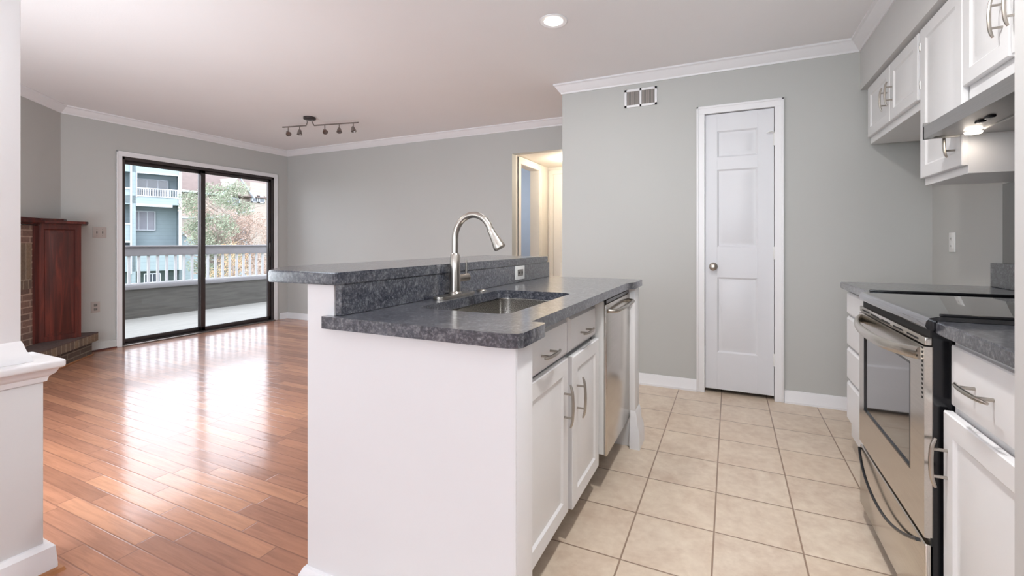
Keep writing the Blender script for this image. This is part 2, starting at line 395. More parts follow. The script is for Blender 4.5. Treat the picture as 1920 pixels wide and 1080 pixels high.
# kitchen back wall (pantry door opening) and the hall side of the block
b = new()
box(b, XB, -.178, YK, YK+.11, 0, CE); box(b, .294, XR, YK, YK+.11, 0, CE); box(b, -.178, .294, YK, YK+.11, 2.092, CE); box(b, XB, XB+.1, YK+.11, 5.66, 0, CE)
struct('wall_back', b, 'wall')
b = new(); box(b, XR, XR+.1, .97, 5.76, 0, CE); struct('wall_right', b, 'wall')
b = new(); box(b, .413, 3.4, .80, .97, 0, CE, .006); struct('wall_near_right', b, 'soffit')
b = new(); box(b, -2.375, -2.265, YF+.1, 4.78, 0, CE); box(b, -2.375, -2.265, 5.33, 5.66, 0, CE); box(b, -2.375, -2.265, 4.78, 5.33, 2.06, CE); struct('wall_hall_left', b, 'beige')
b = new(); box(b, -2.375, XR, 5.66, 5.76, 0, CE); struct('wall_hall_end', b, 'beige')
b = new(); box(b, -4.2, -4.1, YF+.1, 7.3, 0, CE); box(b, -4.2, -2.3, 7.3, 7.4, 0, CE); box(b, -2.375, -2.3, 5.76, 7.3, 0, CE); struct('wall_blue_room', b, 'blue')
# dining room behind the camera, rear opening added to let in sky light
b = new(); box(b, -4.1, -3.4, -3.4, -3.3, 0, CE); box(b, .2, 3.4, -3.4, -3.3, 0, CE); box(b, -3.4, .2, -3.4, -3.3, 0, .5); box(b, -3.4, .2, -3.4, -3.3, 2.4, CE)
box(b, 3.4, 3.5, -3.4, .97, 0, CE); struct('wall_rear', b, 'wall')

# crown moulding
def crown_prof(c=CE, h=.078, o=.062):
    return [(0, c), (0, c-h), (.008, c-h), (.012, c-h+.012), (.022, c-h+.020), (.040, c-.032), (.050, c-.018), (o, c-.012), (o, c)]
b = new(); sweep(b, [(XB, YF), (-2.6, YF), (XL, YF), (XL, 2.10), (-3.98, .10)], crown_prof()); struct('trim_1', b, 'white', sharp=25)
b = new(); sweep(b, [(.79, .97), (.79, YK), (XB, YK), (XB, YF)], crown_prof()); struct('trim_2', b, 'white', sharp=25)
# soffit above the wall cabinets
b = new(); box(b, .79, XR, .97, YK, 2.135, CE); struct('soffit', b, 'soffit')
# baseboards
bp = [(0, 0), (.020, 0), (.020, .014), (.014, .022), (.012, .070), (.006, .086), (0, .088)]
b = new(); sweep(b, [(.55, YK), (.352, YK)], bp[::-1]); 
sweep(b, [(XR, YK), (.352, YK)], bp) if False else None
bmesh.ops.delete(b, geom=b.verts[:], context='VERTS'); sweep(b, [(XR, YK), (.350, YK)], bp); sweep(b, [(-.230, YK), (XB, YK), (XB, YF)], bp); struct('baseboard_back', b, 'white')
b = new(); sweep(b, [(-2.265, YF), (XL, YF), (XL, 4.435)], bp); struct('baseboard_far', b, 'white')
b = new(); sweep(b, [(XL, 2.532), (XL, 2.12)], bp); struct('baseboard_left', b, 'wall')
b = new(); sweep(b, [(XL+.0005, 2.532), (XL+.0005, 2.30)], [(0, 0), (.024, 0), (.020, .016), (0, .018)]); struct('trim_3', b, 'cherry')

# half wall with ledge on the left
b = new(); box(b, -2.29, -2.13, -1.2, .706, 0, .66, .004); struct('wall_near', b, 'pony')
b = new(); box(b, -2.335, -2.085, -1.25, .748, .700, .728, .008, 3)
sweep(b, [(-2.29, -1.2), (-2.29, .706), (-2.13, .706), (-2.13, -1.2)][::-1], [(0, .655), (-.006, .655), (-.010, .672), (-.022, .682), (-.030, .700), (0, .700)]); struct('trim_4', b, 'white')
b = new(); sweep(b, [(-2.13, -1.2), (-2.13, .706), (-2.29, .706)], [(0, 0), (-.026, 0), (-.026, .03), (-.022, .09), (-.008, .103), (0, .104)]); struct('baseboard_near', b, 'white')
b = new(); sweep(b, [(-2.104, -1.2), (-2.104, .732), (-2.29, .732)], [(0, 0), (-.016, 0), (-.012, .012), (0, .016)]); struct('trim_5', b, 'oak')
b = new(); box(b, -2.27, -2.15, .50, .659, .728, CE, .004)
sweep(b, [(-2.15, .50), (-2.15, .659), (-2.27, .659)], [(0, .7285), (-.022, .7285), (-.020, .745), (-.010, .765), (-.004, .79), (0, .80)])
single('column', b, 'white', 'white square column with coved foot standing on the half wall ledge', 'column')

# ================================================================== DOORS
def casing(bm, mx, u0, u1, z1, w=.058, t=.018):
    # two legs and a head, stepped profile
    for a, c in ((u0-w, u0), (u1, u1+w)):
        box(bm, a, c, 0, z1, 0, t*.7, .002, 1, mx)
    box(bm, u0-w, u0-w+.016, 0, z1+w, 0, t, .003, 2, mx); box(bm, u1+w-.016, u1+w, 0, z1+w, 0, t, .003, 2, mx)
    box(bm, u0-w, u1+w, z1, z1+w, 0, t*.7, .002, 1, mx); box(bm, u0-w, u1+w, z1+w-.016, z1+w, 0, t, .003, 2, mx)
# pantry door
d1 = sgroup('door_1'); fx = frame((0, YK, 0), (1, 0, 0), (0, -1, 0))
b = new(); casing(b, fx, -.172, .290, 2.088, .058)
for a, c in ((-.178, -.172), (.290, .294)): box(b, a, c, YK-.001, YK+.11, 0, 2.092)
box(b, -.178, .294, YK-.001, YK+.11, 2.088, 2.092); obj('casing', b, 'white', d1)
b = new(); f2 = frame((0, YK+.042, 0), (1, 0, 0), (0, -1, 0)); T = .035
u = [-.169, -.085, .183, .287]; zz = [.032, .306, .866, 1.090, 1.668, 1.758, 1.955, 2.083]
box(b, u[0], u[1], zz[0], zz[7], 0, T, .001, 1, f2); box(b, u[2], u[3], zz[0], zz[7], 0, T, .001, 1, f2)
for a, c in ((zz[0], zz[1]), (zz[2], zz[3]), (zz[4], zz[5]), (zz[6], zz[7])): box(b, u[1], u[2], a, c, 0, T, 0, 1, f2)
for a, c in ((zz[1], zz[2]), (zz[3], zz[4]), (zz[5], zz[6])):
    ringslab(b, u[1], u[2], a, c, [(0, T), (.012, T-.009), (.022, T-.009), (.040, T-.002)], f2)
slab = obj('door_slab', b, 'doorw', d1)
b = new(); lathe(b, [(.030, 0), (.030, .004), (.022, .010), (.011, .014), (.011, .028), (.020, .034), (.027, .044), (.028, .054), (.022, .062), (.010, .066), (.001, .066)], (-.112, YK+.007, .945), (0, -1, 0)); obj('door_knob', b, 'nickel', slab, label='round brushed nickel knob')
for z in (.29, 1.05, 1.86):
    b = new(); tube(b, [(.290, YK-.002, z-.045), (.290, YK-.002, z+.045)], .007, 10); box(b, .280, .298, YK+.0, YK+.004, z-.045, z+.045, .001, 1)
    if z > 1.5: tube(b, [(.290, YK-.005, z+.047), (.262, YK-.022, z+.052), (.238, YK-.020, z+.044)], .004, 8)
    obj('hinge', b, 'plate_w', d1)
# hall side doorway into the blue room
d2 = sgroup('door_2'); fx = frame((-2.265, 0, 0), (0, 1, 0), (1, 0, 0)); b = new(); casing(b, fx, 4.78, 5.33, 2.055, .075)
for a, c in ((4.775, 4.782), (5.328, 5.335)): box(b, -2.38, -2.262, a, c, 0, 2.06)
box(b, -2.38, -2.262, 4.775, 5.335, 2.053, 2.06); obj('casing', b, 'beige', d2)
# door at the hall end
d3 = sgroup('door_3'); fx = frame((0, 5.66, 0), (1, 0, 0), (0, -1, 0)); b = new(); casing(b, fx, -2.18, -1.42, 2.045, .065); obj('casing', b, 'beige', d3)
b = new(); box(b, -2.175, -1.425, 5.64, 5.665, .01, 2.04, .002, 1)
for a, c in ((.2, .85), (1.0, 1.62), (1.72, 1.93)):
    for p, q in ((-2.08, -1.84), (-1.76, -1.52)): ringslab(b, p, q, a, c, [(0, .004), (.02, .010), (.03, .010)], frame((0, 5.642, 0), (1, 0, 0), (0, -1, 0)))
obj('door_slab', b, 'beige', d3)

# sliding glass door
d4 = sgroup('door_4'); fx = frame((XL, 0, 0), (0, 1, 0), (1, 0, 0))
b = new(); casing(b, fx, 2.584, 4.343, 2.055, .052, .016); obj('casing', b, 'white', d4)
b = new(); Y0, Y1, Z1 = 2.584, 4.343, 2.055
box(b, XL-.11, XL+.004, Y0, Y0+.026, 0, Z1, .002, 1); box(b, XL-.11, XL+.004, Y1-.034, Y1, 0, Z1, .002, 1)
box(b, XL-.11, XL+.004, Y0, Y1, Z1-.035, Z1, .002, 1); box(b, XL-.11, XL-.002, Y0, Y1, 0, .022, .002, 1); obj('door_frame', b, 'bronze', d4)
b = new(); box(b, XL-.03, XL+.045, Y0, Y1, 0, .014, .003, 2); obj('threshold', b, 'track', d4)
def panel(name, ya, yb, xc, wl, wr):
    b = new(); x0, x1 = xc-.016, xc+.016
    box(b, x0, x1, ya, ya+wl, .022, Z1-.035, .003, 2); box(b, x0, x1, yb-wr, yb, .022, Z1-.035, .003, 2)
    box(b, x0, x1, ya, yb, .022, .068, .003, 2); box(b, x0, x1, ya, yb, Z1-.072, Z1-.035, .003, 2)
    p = obj(name, b, 'bronze', d4); b = new(); box(b, xc-.003, xc+.003, ya+.01, yb-.01, .03, Z1-.05); obj('glass_pane', b, 'glass', p); return p
panel('fixed_panel', Y0+.018, 3.425, XL-.075, .018, .04)
sp = panel('sliding_panel', 3.385, Y1-.02, XL-.035, .052, .05)
b = new(); box(b, XL-.019, XL+.012, Y1-.062, Y1-.045, .92, 1.12, .004, 2); obj('pull_handle', b, 'bronze', sp)

# ================================================================== ISLAND
# half wall that carries the bar and the end panel (one painted wall)
b = new(); box(b, -1.158, -1.05, .95, 2.60, 0, 1.005); struct('wall_island', b, 'pony')
b = new(); box(b, -1.05, -.462, .95, 1.045, 0, .8795); struct('wall_island', b, 'pony')
b = new(); box(b, -.475, -.460, .953, 1.045, 0, .88, .002); struct('trim_6', b, 'white')
b = new(); sweep(b, [(-.46, .95), (-1.158, .95), (-1.158, 2.60)], [(0, 0), (.022, 0), (.022, .03), (.018, .135), (.008, .155), (0, .157)]); struct('baseboard_island', b, 'white')
# worktop with the sink cut-out
SX0, SX1, SY0, SY1 = -.935, -.600, 1.175, 1.775
outer = [(-1.0495, .9495), (-1.075, .9495), (-1.075, .928), (-.500, .928), (-.475, .931), (-.452, .940), (-.443, .955), (-.443, 1.085), (-.448, 1.100), (-.488, 1.100), (-.488, 2.30), (-.475, 2.36), (-.458, 2.40), (-.455, 2.585), (-.462, 2.592), (-1.0495, 2.592)]
def plate_with_hole(bm, outer, hole, z0, z1):
    t = bmesh.new(); lay = []
    for z in (z0, z1):
        o = [t.verts.new((x, y, z)) for x, y in outer]; h = [t.verts.new((x, y, z)) for x, y in hole]
        e = [t.edges.new((l[i], l[(i+1) % len(l)])) for l in (o, h) for i in range(len(l))]
        bmesh.ops.triangle_fill(t, use_beauty=True, edges=e); lay.append((o, h))
    for k in (0, 1):
        a, c = lay[0][k], lay[1][k]; n = len(a)
        for i in range(n): t.faces.new((a[i], a[(i+1) % n], c[(i+1) % n], c[i]))
    bmesh.ops.recalc_face_normals(t, faces=t.faces)
    merge(bm, t)
b = new(); plate_with_hole(b, outer, rrect(SX0, SX1, SY0, SY1, .045), .88, .915)
single('island_worktop', b, 'granite', 'blue grey granite worktop of the island with the sink cut into it', 'countertop')
b = new(); box(b, -1.0495, -1.025, .955, 2.585, .9155, 1.005, .001, 1); single('island_backsplash', b, 'granite', 'dark granite upstand between the island worktop and the raised bar', 'backsplash')
b = new(); prism(b, [(-1.31, .930), (-1.030, .930), (-1.020, .94), (-1.020, 2.55), (-1.03, 2.56), (-1.46, 2.56), (-1.46, 1.12), (-1.43, 1.06)], 1.0055, 1.042, .004, seg=2)
single('bar_top', b, 'granite', 'long raised granite bar top with clipped near corner, overhanging the living room', 'countertop')
# sink
sk = thing('kitchen_sink', 'undermount stainless steel sink set in the island worktop', 'sink', (-.767, 1.475, .70))
b = new(); rings = []
for ins, z, r in ((-.012, .8795, .05), (-.012, .876, .05), (.004, .876, .045), (.006, .74, .05), (.014, .715, .06), (.04, .700, .05), (.12, .697, .03)):
    rings.append([b.verts.new((x, y, z)) for x, y in rrect(SX0+ins, SX1-ins, SY0+ins, SY1-ins, r)])
n = len(rings[0])
for a, c in zip(rings, rings[1:]):
    for i in range(n): b.faces.new((a[i], a[(i+1) % n], c[(i+1) % n], c[i]))
b.faces.new(rings[-1]); obj('basin', b, 'steelx', sk, 50)
b = new(); lathe(b, [(.045, 0), (.045, .003), (.035, .004), (.03, .001), (.001, .001)], (-.767, 1.475, .6975)); obj('drain', b, 'nickel', sk)
# faucet
FX, FY = -.985, 1.480
fc = thing('kitchen_faucet', 'tall arched brushed nickel kitchen faucet with pull-down head behind the sink', 'faucet', (FX, FY, .915))
b = new(); prism(b, rrect(FX-.028, FX+.028, FY-.125, FY+.125, .027, 8), .9155, .926, .003); obj('deck_plate', b, 'nickel', fc)
b = new(); lathe(b, [(.026, 0), (.026, .004), (.0215, .010), (.0205, .08), (.0195, .15), (.0150, .158), (.0140, .16)], (FX, FY, .926)); obj('body', b, 'nickel', fc)
pts = [(FX, FY, 1.07), (FX, FY, 1.12), (FX, FY, 1.145)]
RA = .079; cxa = FX+RA
for k in range(1, 17):
    a = pi-(pi*.90)*k/16; pts.append((cxa+RA*cos(a), FY+.012*k/16, 1.145+.090*sin(a)))
b = new(); tube(b, pts, .0125, 16); obj('spout', b, 'nickel', fc)
p0 = Vector(pts[-1]); dr = (Vector(pts[-1])-Vector(pts[-2])).normalized(); dr = (dr+Vector((.16, .03, 0))).normalized()
b = new(); lathe(b, [(.0135, -.004), (.0145, 0), (.0145, .012), (.0155, .020), (.021, .055), (.0235, .066), (.0235, .074), (.020, .078), (.001, .078)], p0, dr); obj('spray_head', b, 'nickel', fc)
b = new(); tube(b, [(FX, FY+.015, .985), (FX+.010, FY+.078, .987)], [.015, .0155], 16); obj('valve', b, 'nickel', fc)
b = new(); tube(b, [(FX+.009, FY+.066, .995), (FX+.009, FY+.068, 1.058)], [.0045, .0035], 10); obj('lever', b, 'nickel', fc)
b = new(); lathe(b, [(.022, 0), (.022, .003), (.017, .007), (.006, .009), (.001, .009)], (-.985, 1.685, .9155)); single('hole_cover', b, 'nickel', 'small round brushed nickel cap on the worktop beyond the faucet', 'sink hole cover')

def bow_pull(bm, mx, cu, cv, L, horiz, stand=.028):
    # arched bar pull: local u,v,w ; bar ends drop towards the door
    pts = []
    for k in range(13):
        s = -1+2*k/12; w = stand+.006*(1-s*s)-.004*max(0, abs(s)-.75)*4
        p = (cu+s*L/2, cv, w) if horiz else (cu, cv+s*L/2, w); pts.append(mx @ Vector(p))
    tube(bm, pts, [.0035 if k in (0, 12) else .0048+.0012*(1-abs(-1+2*k/12)) for k in range(13)], 10)
    for s in (-.55, .55):
        p = (cu+s*L/2, cv) if horiz else (cu, cv+s*L/2); tube(bm, [mx @ Vector((p[0], p[1], -.001)), mx @ Vector((p[0], p[1], stand+.002))], .0042, 8)
def cab_door(name, mx, u0, u1, v0, v1, parent, t=.02, rail=.055, mat='cab', handle=None):
    b = new(); ringslab(b, u0, u1, v0, v1, [(0, t-.003), (.003, t), (rail, t), (rail+.008, t-.007), (rail+.018, t-.007), (rail+.038, t-.002)], mx); d = obj(name, b, mat, parent, 20)
    if handle:
        b = new(); bow_pull(b, mx @ Matrix.Translation((0, 0, t)), *handle); obj('handle', b, 'nickel', d)
    return d
def cab_drawer(name, mx, u0, u1, v0, v1, parent, t=.02, handle=None, lip=.012):
    b = new(); ringslab(b, u0, u1, v0, v1, [(0, t-.009), (.004, t-.006), (lip, t), (lip+.01, t)], mx); d = obj(name, b, 'cab', parent, 20)
    if handle:
        b = new(); bow_pull(b, mx @ Matrix.Translation((0, 0, t)), *handle); obj('handle', b, 'nickel', d)
    return d
# sink base cabinet, front faces +X
XC = -.570
ic = thing('sink_cabinet', 'white island base cabinet under the sink with two drawers over two doors', 'cabinet', (-.8, 1.5, 0))
b = new(); box(b, -1.045, XC, 1.05, 1.965, .10, .69); box(b, XC-.02, XC, 1.05, 1.965, .70, .8795, .001, 1); box(b, -1.045, XC, 1.05, 1.07, .7, .8795); box(b, -1.045, XC, 1.945, 1.965, .7, .8795)
obj('body', b, 'cab', ic)
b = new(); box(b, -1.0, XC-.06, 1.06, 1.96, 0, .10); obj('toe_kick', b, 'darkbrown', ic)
fx = frame((XC+.001, 0, 0), (0, 1, 0), (1, 0, 0))
cab_drawer('drawer', fx, 1.115, 1.572, .712, .846, ic, handle=(1.355, .765, .135, True))
cab_drawer('drawer', fx, 1.597, 1.955, .712, .846, ic, handle=(1.765, .765, .135, True))
cab_door('door', fx, 1.115, 1.578, .125, .698, ic, handle=(1.532, .535, .155, False))
cab_door('door', fx @ Matrix.Translation((0, 0, .013)), 1.592, 1.955, .125, .698, ic, handle=(1.640, .535, .155, False))
# dishwasher
dw = thing('dishwasher', 'stainless steel dishwasher at the far end of the island', 'dishwasher', (-.8, 2.2, 0))
b = new(); box(b, -1.04, -.575, 1.985, 2.452, .12, .855); obj('tub', b, 'dark', dw)
b = new(); box(b, -.575, -.517, 1.968, 2.466, .17, .862, .002, 1); obj('inner_door', b, 'plate_w', dw, label='pale inner liner of the door')
b = new(); box(b, -.5165, -.503, 1.966, 2.468, .165, .848, .004, 3); dd = obj('door_panel', b, 'steel', dw)
b = new(); box(b, -.516, -.506, 1.972, 2.462, .8495, .868, .002, 1); box(b, -.575, -.516, 1.972, 2.462, .8625, .868); obj('control_strip', b, 'black', dw)
b = new(); tube(b, [(-.505, 2.005, .815), (-.480, 2.012, .815), (-.468, 2.03, .815), (-.462, 2.21, .815), (-.468, 2.39, .815), (-.480, 2.415, .815), (-.505, 2.42, .815)], .009, 12); obj('handle', b, 'nickel', dd)
b = new(); box(b, -.68, -.665, 1.985, 2.455, .005, .12); obj('kick_plate', b, 'dark', dw)
# end post
ep = thing('end_post', 'white square post with moulded foot at the far end of the island', 'post', (-.5, 2.53, 0))
b = new(); box(b, -1.045, -.475, 2.475, 2.595, 0, .8795, .003); obj('panel', b, 'cab', ep)
b = new(); sweep(b, [(-.500, 2.475), (-.475, 2.475), (-.475, 2.595)], [(0, 0), (-.030, 0), (-.030, .05), (-.026, .10), (-.014, .13), (-.012, .17), (-.004, .195), (0, .2)]); obj('foot', b, 'white', ep)
# outlets and switch plates
def plate(name, mx, cu, cv, w, h, kind, mat, label, cat='outlet'):
    o = thing(name, label, cat, tuple(mx @ Vector((cu, cv, 0)))); b = new(); box(b, cu-w/2, cu+w/2, cv-h/2, cv+h/2, .0006, .0065, .002, 2, mx); obj('cover_plate', b, mat, o)
    if kind == 'socket':
        for dv in (-.021, .021):
            b = new(); box(b, cu-.014, cu+.014, cv+dv-.014, cv+dv+.014, .004, .0085, .002, 2, mx); s = obj('socket', b, 'slot' if mat == 'plate' else 'plate_w', o)
            b = new()
            for du in (-.006, .006): box(b, cu+du-.0012, cu+du+.0012, cv+dv-.005, cv+dv+.006, .0082, .0090, 0, 1, mx)
            obj('slot', b, 'dark', s)
    if kind == 'gfci':
        b = new(); box(b, cu-.033, cu+.033, cv-.017, cv+.017, .004, .0085, .001, 1, mx); s = obj('socket', b, 'slot', o)
        for du in (-.02, .02):
            b = new(); box(b, cu+du-.006, cu+du+.006, cv-.006, cv+.006, .0083, .0092, 0, 1, mx); obj('slot', b, 'dark', s)
    if kind == 'switch2':
        for du in (-.023, .023):
            b = new(); box(b, cu+du-.005, cu+du+.005, cv-.012, cv+.012, .004, .013, .002, 2, mx); obj('toggle', b, 'slot', o)
        for du, dv in ((-.023, .03), (.023, .03), (-.023, -.03), (.023, -.03)):
            b = new(); lathe(b, [(.003, .006), (.003, .0075), (.001, .0078)], mx @ Vector((cu+du, cv+dv, 0)), mx.to_3x3() @ Vector((0, 0, 1)), 10); obj('screw', b, 'slot', o)
    return o
ml = frame((XL, 0, 0), (0, 1, 0), (1, 0, 0))
plate('switch_plate', ml, 2.395, 1.228, .11, .112, 'switch2', 'plate', 'double light switch plate on the wall left of the sliding door', 'light switch')
plate('wall_outlet', ml, 2.362, .455, .072, .112, 'socket', 'plate', 'almond wall outlet low on the wall left of the sliding door')
mi = frame((-1.025, 0, 0), (0, 1, 0), (1, 0, 0))
plate('island_outlet', mi, 2.150, .966, .112, .072, 'gfci', 'plate_w', 'white outlet set in the dark granite upstand of the island')
mr = frame((XR, 0, 0), (0, 1, 0), (-1, 0, 0))
plate('range_wall_outlet', mr, 3.319, 1.127, .072, .112, 'socket', 'plate_w', 'narrow white outlet on the right wall above the far counter')

# ================================================================== RIGHT SIDE
RY0, RY1 = 1.560, 2.238     # range
b = new(); prism(b, [(.545, RY1+.004), (XR-.002, RY1+.004), (XR-.002, 2.893), (.545, 2.893)], .88, .915, .004); single('far_counter', b, 'granite', 'short granite counter beyond the range along the right wall', 'countertop')
b = new(); prism(b, [(.508, .975), (XR-.002, .975), (XR-.002, RY0-.004), (.508, RY0-.004)], .88, .915, .004); single('near_counter', b, 'granite', 'granite counter on the near side of the range', 'countertop')
b = new(); box(b, XR-.024, XR-.001, .975, 2.86, .9155, 1.03, .002, 1); single('range_backsplash', b, 'granite', 'low granite upstand against the right wall behind the range', 'backsplash')
b = new(); box(b, XR-.010, XR-.001, .975, 2.788, 1.0305, 1.398, .001, 1); single('splash_panel', b, 'splash', 'dark grey glossy splash panel on the right wall behind the range', 'splash panel')
# far drawer stack faces -X
fc2 = thing('drawer_cabinet', 'white stack of drawers beyond the range at the end of the run', 'cabinet', (.85, 2.56, 0))
XD = .590
b = new(); box(b, XD, XR-.004, RY1+.006, 2.868, .10, .8795); obj('body', b, 'cab', fc2)
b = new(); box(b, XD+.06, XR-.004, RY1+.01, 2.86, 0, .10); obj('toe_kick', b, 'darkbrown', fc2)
mf = frame((XD-.001, 0, 0), (0, 1, 0), (-1, 0, 0))
for v0, v1 in ((.748, .865), (.582, .738), (.405, .572), (.190, .395)): cab_drawer('drawer', mf, RY1+.02, 2.864, v0, v1, fc2, t=.022)
# near base cabinet
nc = thing('base_cabinet', 'white base cabinet near the camera with one drawer over a door', 'cabinet', (.85, 1.27, 0))
XN = .548
b = new(); box(b, XN, XR-.004, .975, RY0-.010, .10, .8795); obj('body', b, 'cab', nc)
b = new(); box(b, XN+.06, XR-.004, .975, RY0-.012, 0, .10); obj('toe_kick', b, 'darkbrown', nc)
mn = frame((XN-.001, 0, 0), (0, 1, 0), (-1, 0, 0))
cab_drawer('drawer', mn, 1.05, 1.534, .700, .858, nc, handle=(1.350, .783, .15, True), lip=.03)
cab_door('door', mn @ Matrix.Translation((0, 0, .006)), 1.05, 1.545, .125, .680, nc, handle=(1.520, .545, .13, False))
# range
rg = thing('range', 'stainless steel electric range with black glass cooktop and curved handle', 'stove', (.8, 1.9, 0))
b = new(); box(b, .505, XR-.03, RY0, RY1, .06, .895); box(b, .56, XR-.03, RY0+.01, RY1-.01, 0, .06); obj('body', b, 'black', rg)
b = new()
# cooktop slab with rounded front lip
prof = [(.487+.012, .888), (.487+.003, .892), (.487, .900), (.487+.002, .912), (.487+.010, .922), (.487+.026, .9265), (XR-.03, .9265), (XR-.03, .888)]
t = bmesh.new(); A = [t.verts.new((x, RY0-.003, z)) for x, z in prof]; B = [t.verts.new((x, RY1+.003, z)) for x, z in prof]
t.faces.new(A); t.faces.new(B[::-1])
for i in range(len(prof)): t.faces.new((A[i], B[i], B[(i+1) % len(prof)], A[(i+1) % len(prof)]))
bmesh.ops.recalc_face_normals(t, faces=t.faces); merge(b, t); obj('cooktop', b, 'cook', rg)
for y in (RY0+.004, RY1-.004):
    b = new(); box(b, .52, XR-.04, y-.006, y+.006, .9266, .9345, .0025, 2); obj('edge_trim', b, 'black', rg)
b = new(); box(b, .50, .506, RY0+.004, RY1-.004, .865, .888); obj('vent_gap', b, 'dark', rg)
b = new(); box(b, .4885, .505, RY0+.003, RY1-.003, .846, .868, .002, 2)
fr = obj('vent_trim', b, 'steel', rg)
b = new()
for k in range(5): box(b, .4878, .489, RY0+.05+k*.124, RY0+.05+k*.124+.09, .853, .858)
obj('vent_slot', b, 'dark', fr)
b = new(); DZ0, DZ1 = .318, .842
# door skin as frame around the window
wy0, wy1, wz0, wz1 = 1.672, 2.165, .462, .772
for y0, y1, z0, z1 in ((RY0+.003, wy0, DZ0, DZ1), (wy1, RY1-.003, DZ0, DZ1), (wy0, wy1, DZ0, wz0), (wy0, wy1, wz1, DZ1)): box(b, .487, .505, y0, y1, z0, z1)
od = obj('oven_door', b, 'steel', rg)
b = new(); box(b, .4915, .504, wy0, wy1, wz0, wz1); obj('window', b, 'oveng', od)
b = new()
for y0, y1, z0, z1 in ((wy0-.004, wy0+.002, wz0, wz1), (wy1-.002, wy1+.004, wz0, wz1), (wy0-.004, wy1+.004, wz0-.004, wz0+.002), (wy0-.004, wy1+.004, wz1-.002, wz1+.004)): box(b, .4865, .4925, y0, y1, z0, z1)
obj('window_gasket', b, 'black', od)
b = new()
for k in range(12): box(b, .4863, .4872, RY0+.014, RY0+.021, .834-.0125*k, .840-.0125*k)
obj('vent_hole', b, 'dark', od)
def bow_handle(y0, y1, z0, depth, drop, r, flat):
    pts = []
    for k in range(21):
        s = -1+2*k/20; q = (1-abs(s)**3.0)
        pts.append((.484-depth*q, (y0+y1)/2+s*(y1-y0)/2, z0-drop*(1-s*s)))
    b = new(); tube(b, pts, r, 12, flat=flat); return b
obj('handle', bow_handle(RY0+.028, RY1-.022, .818, .045, .012, .014, (1.25, .7)), 'steel', od)
b = new(); box(b, .4885, .504, RY0+.003, RY1-.003, .062, .300, .004, 3); dr_ = obj('storage_drawer', b, 'steel', rg)
b = new(); box(b, .500, .506, RY0+.002, RY1-.002, .298, .320); obj('drawer_gap', b, 'black', rg)
obj('handle', bow_handle(RY0+.045, RY1-.015, .287, .016, .075, .005, None), 'black', dr_)

# wall cabinets, faces -X
XU = .832; mu = frame((XU-.001, 0, 0), (0, 1, 0), (-1, 0, 0))
def wallcab(y0, y1, z0, label, doors, name='wall_cabinet', z1=2.1345):
    c = thing(name, label, 'cabinet', (XU+.16, (y0+y1)/2, z0)); b = new(); box(b, XU, XR-.002, y0, y1, z0, z1, .001, 1); obj('body', b, 'cab', c)
    for d in doors: cab_door('door', mu, *d[:4], c, handle=d[4])
    return c
c1 = wallcab(2.668, 3.545, 1.762, 'short white wall cabinet high above the empty fridge space', [(2.685, 3.085, 1.802, 2.118, (3.045, 1.945, .13, False)), (3.095, 3.52, 1.802, 2.118, (3.135, 1.938, .13, False))])
for z in (1.87, 2.05):
    b = new(); box(b, XU-.006, XU-.0005, 2.672, 2.683, z-.02, z+.02, .001, 1); tube(b, [(XU-.012, 2.680, z-.018), (XU-.012, 2.680, z+.018)], .004, 8); obj('hinge', b, 'nickel', c1)
wallcab(2.246, 2.658, 1.392, 'tall narrow white wall cabinet just beyond the range hood', [(2.2425, 2.652, 1.424, 2.118, (2.298, 1.525, .12, False))])
wallcab(.975, 2.234, 1.612, 'white wall cabinet directly above the range hood', [(1.925, 2.2375, 1.722, 2.118, (1.960, 1.868, .135, False)), (1.55, 1.912, 1.722, 2.118, (1.872, 1.868, .135, False))])
# hood
hd = thing('range_hood', 'slim stainless steel range hood with its lamp lit under the cabinet', 'range hood', (.93, 1.87, 1.53))
HY0, HY1 = 1.30, 2.262
b = new(); hp = [(.700, 1.536), (.700, 1.586), (.735, 1.609), (XR-.01, 1.609), (XR-.01, 1.560), (.722, 1.542), (.722, 1.536)]
t = bmesh.new(); A = [t.verts.new((x, HY0, z)) for x, z in hp]; B = [t.verts.new((x, HY1, z)) for x, z in hp]; t.faces.new(A); t.faces.new(B[::-1])
for i in range(len(hp)): t.faces.new((A[i], B[i], B[(i+1) % len(hp)], A[(i+1) % len(hp)]))
bmesh.ops.recalc_face_normals(t, faces=t.faces); merge(b, t); box(b, .7, XR-.01, HY1-.012, HY1, 1.536, 1.6); obj('canopy', b, 'hoodsteel', hd)
b = new(); box(b, .73, XR-.03, HY0+.01, HY1-.02, 1.541, 1.556); box(b, .835, XR-.04, 1.55, 2.14, 1.534, 1.543, .002, 1); obj('filter', b, 'hoodsteel', hd)
for y in (1.93, 1.99):
    b = new(); box(b, .765, .785, y, y+.035, 1.534, 1.543, .003, 2); obj('switch', b, 'black', hd)
b = new(); lathe(b, [(.026, 0), (.023, -.006), (.001, -.007)], (.818, 2.17, 1.5345)); obj('lamp_lens', b, 'hoodglow', hd)
area('hood_lamp_light', (.818, 2.17, 1.522), (0, 0, 0), .06, .06, .14, (1, .86, .72), 'DISK')

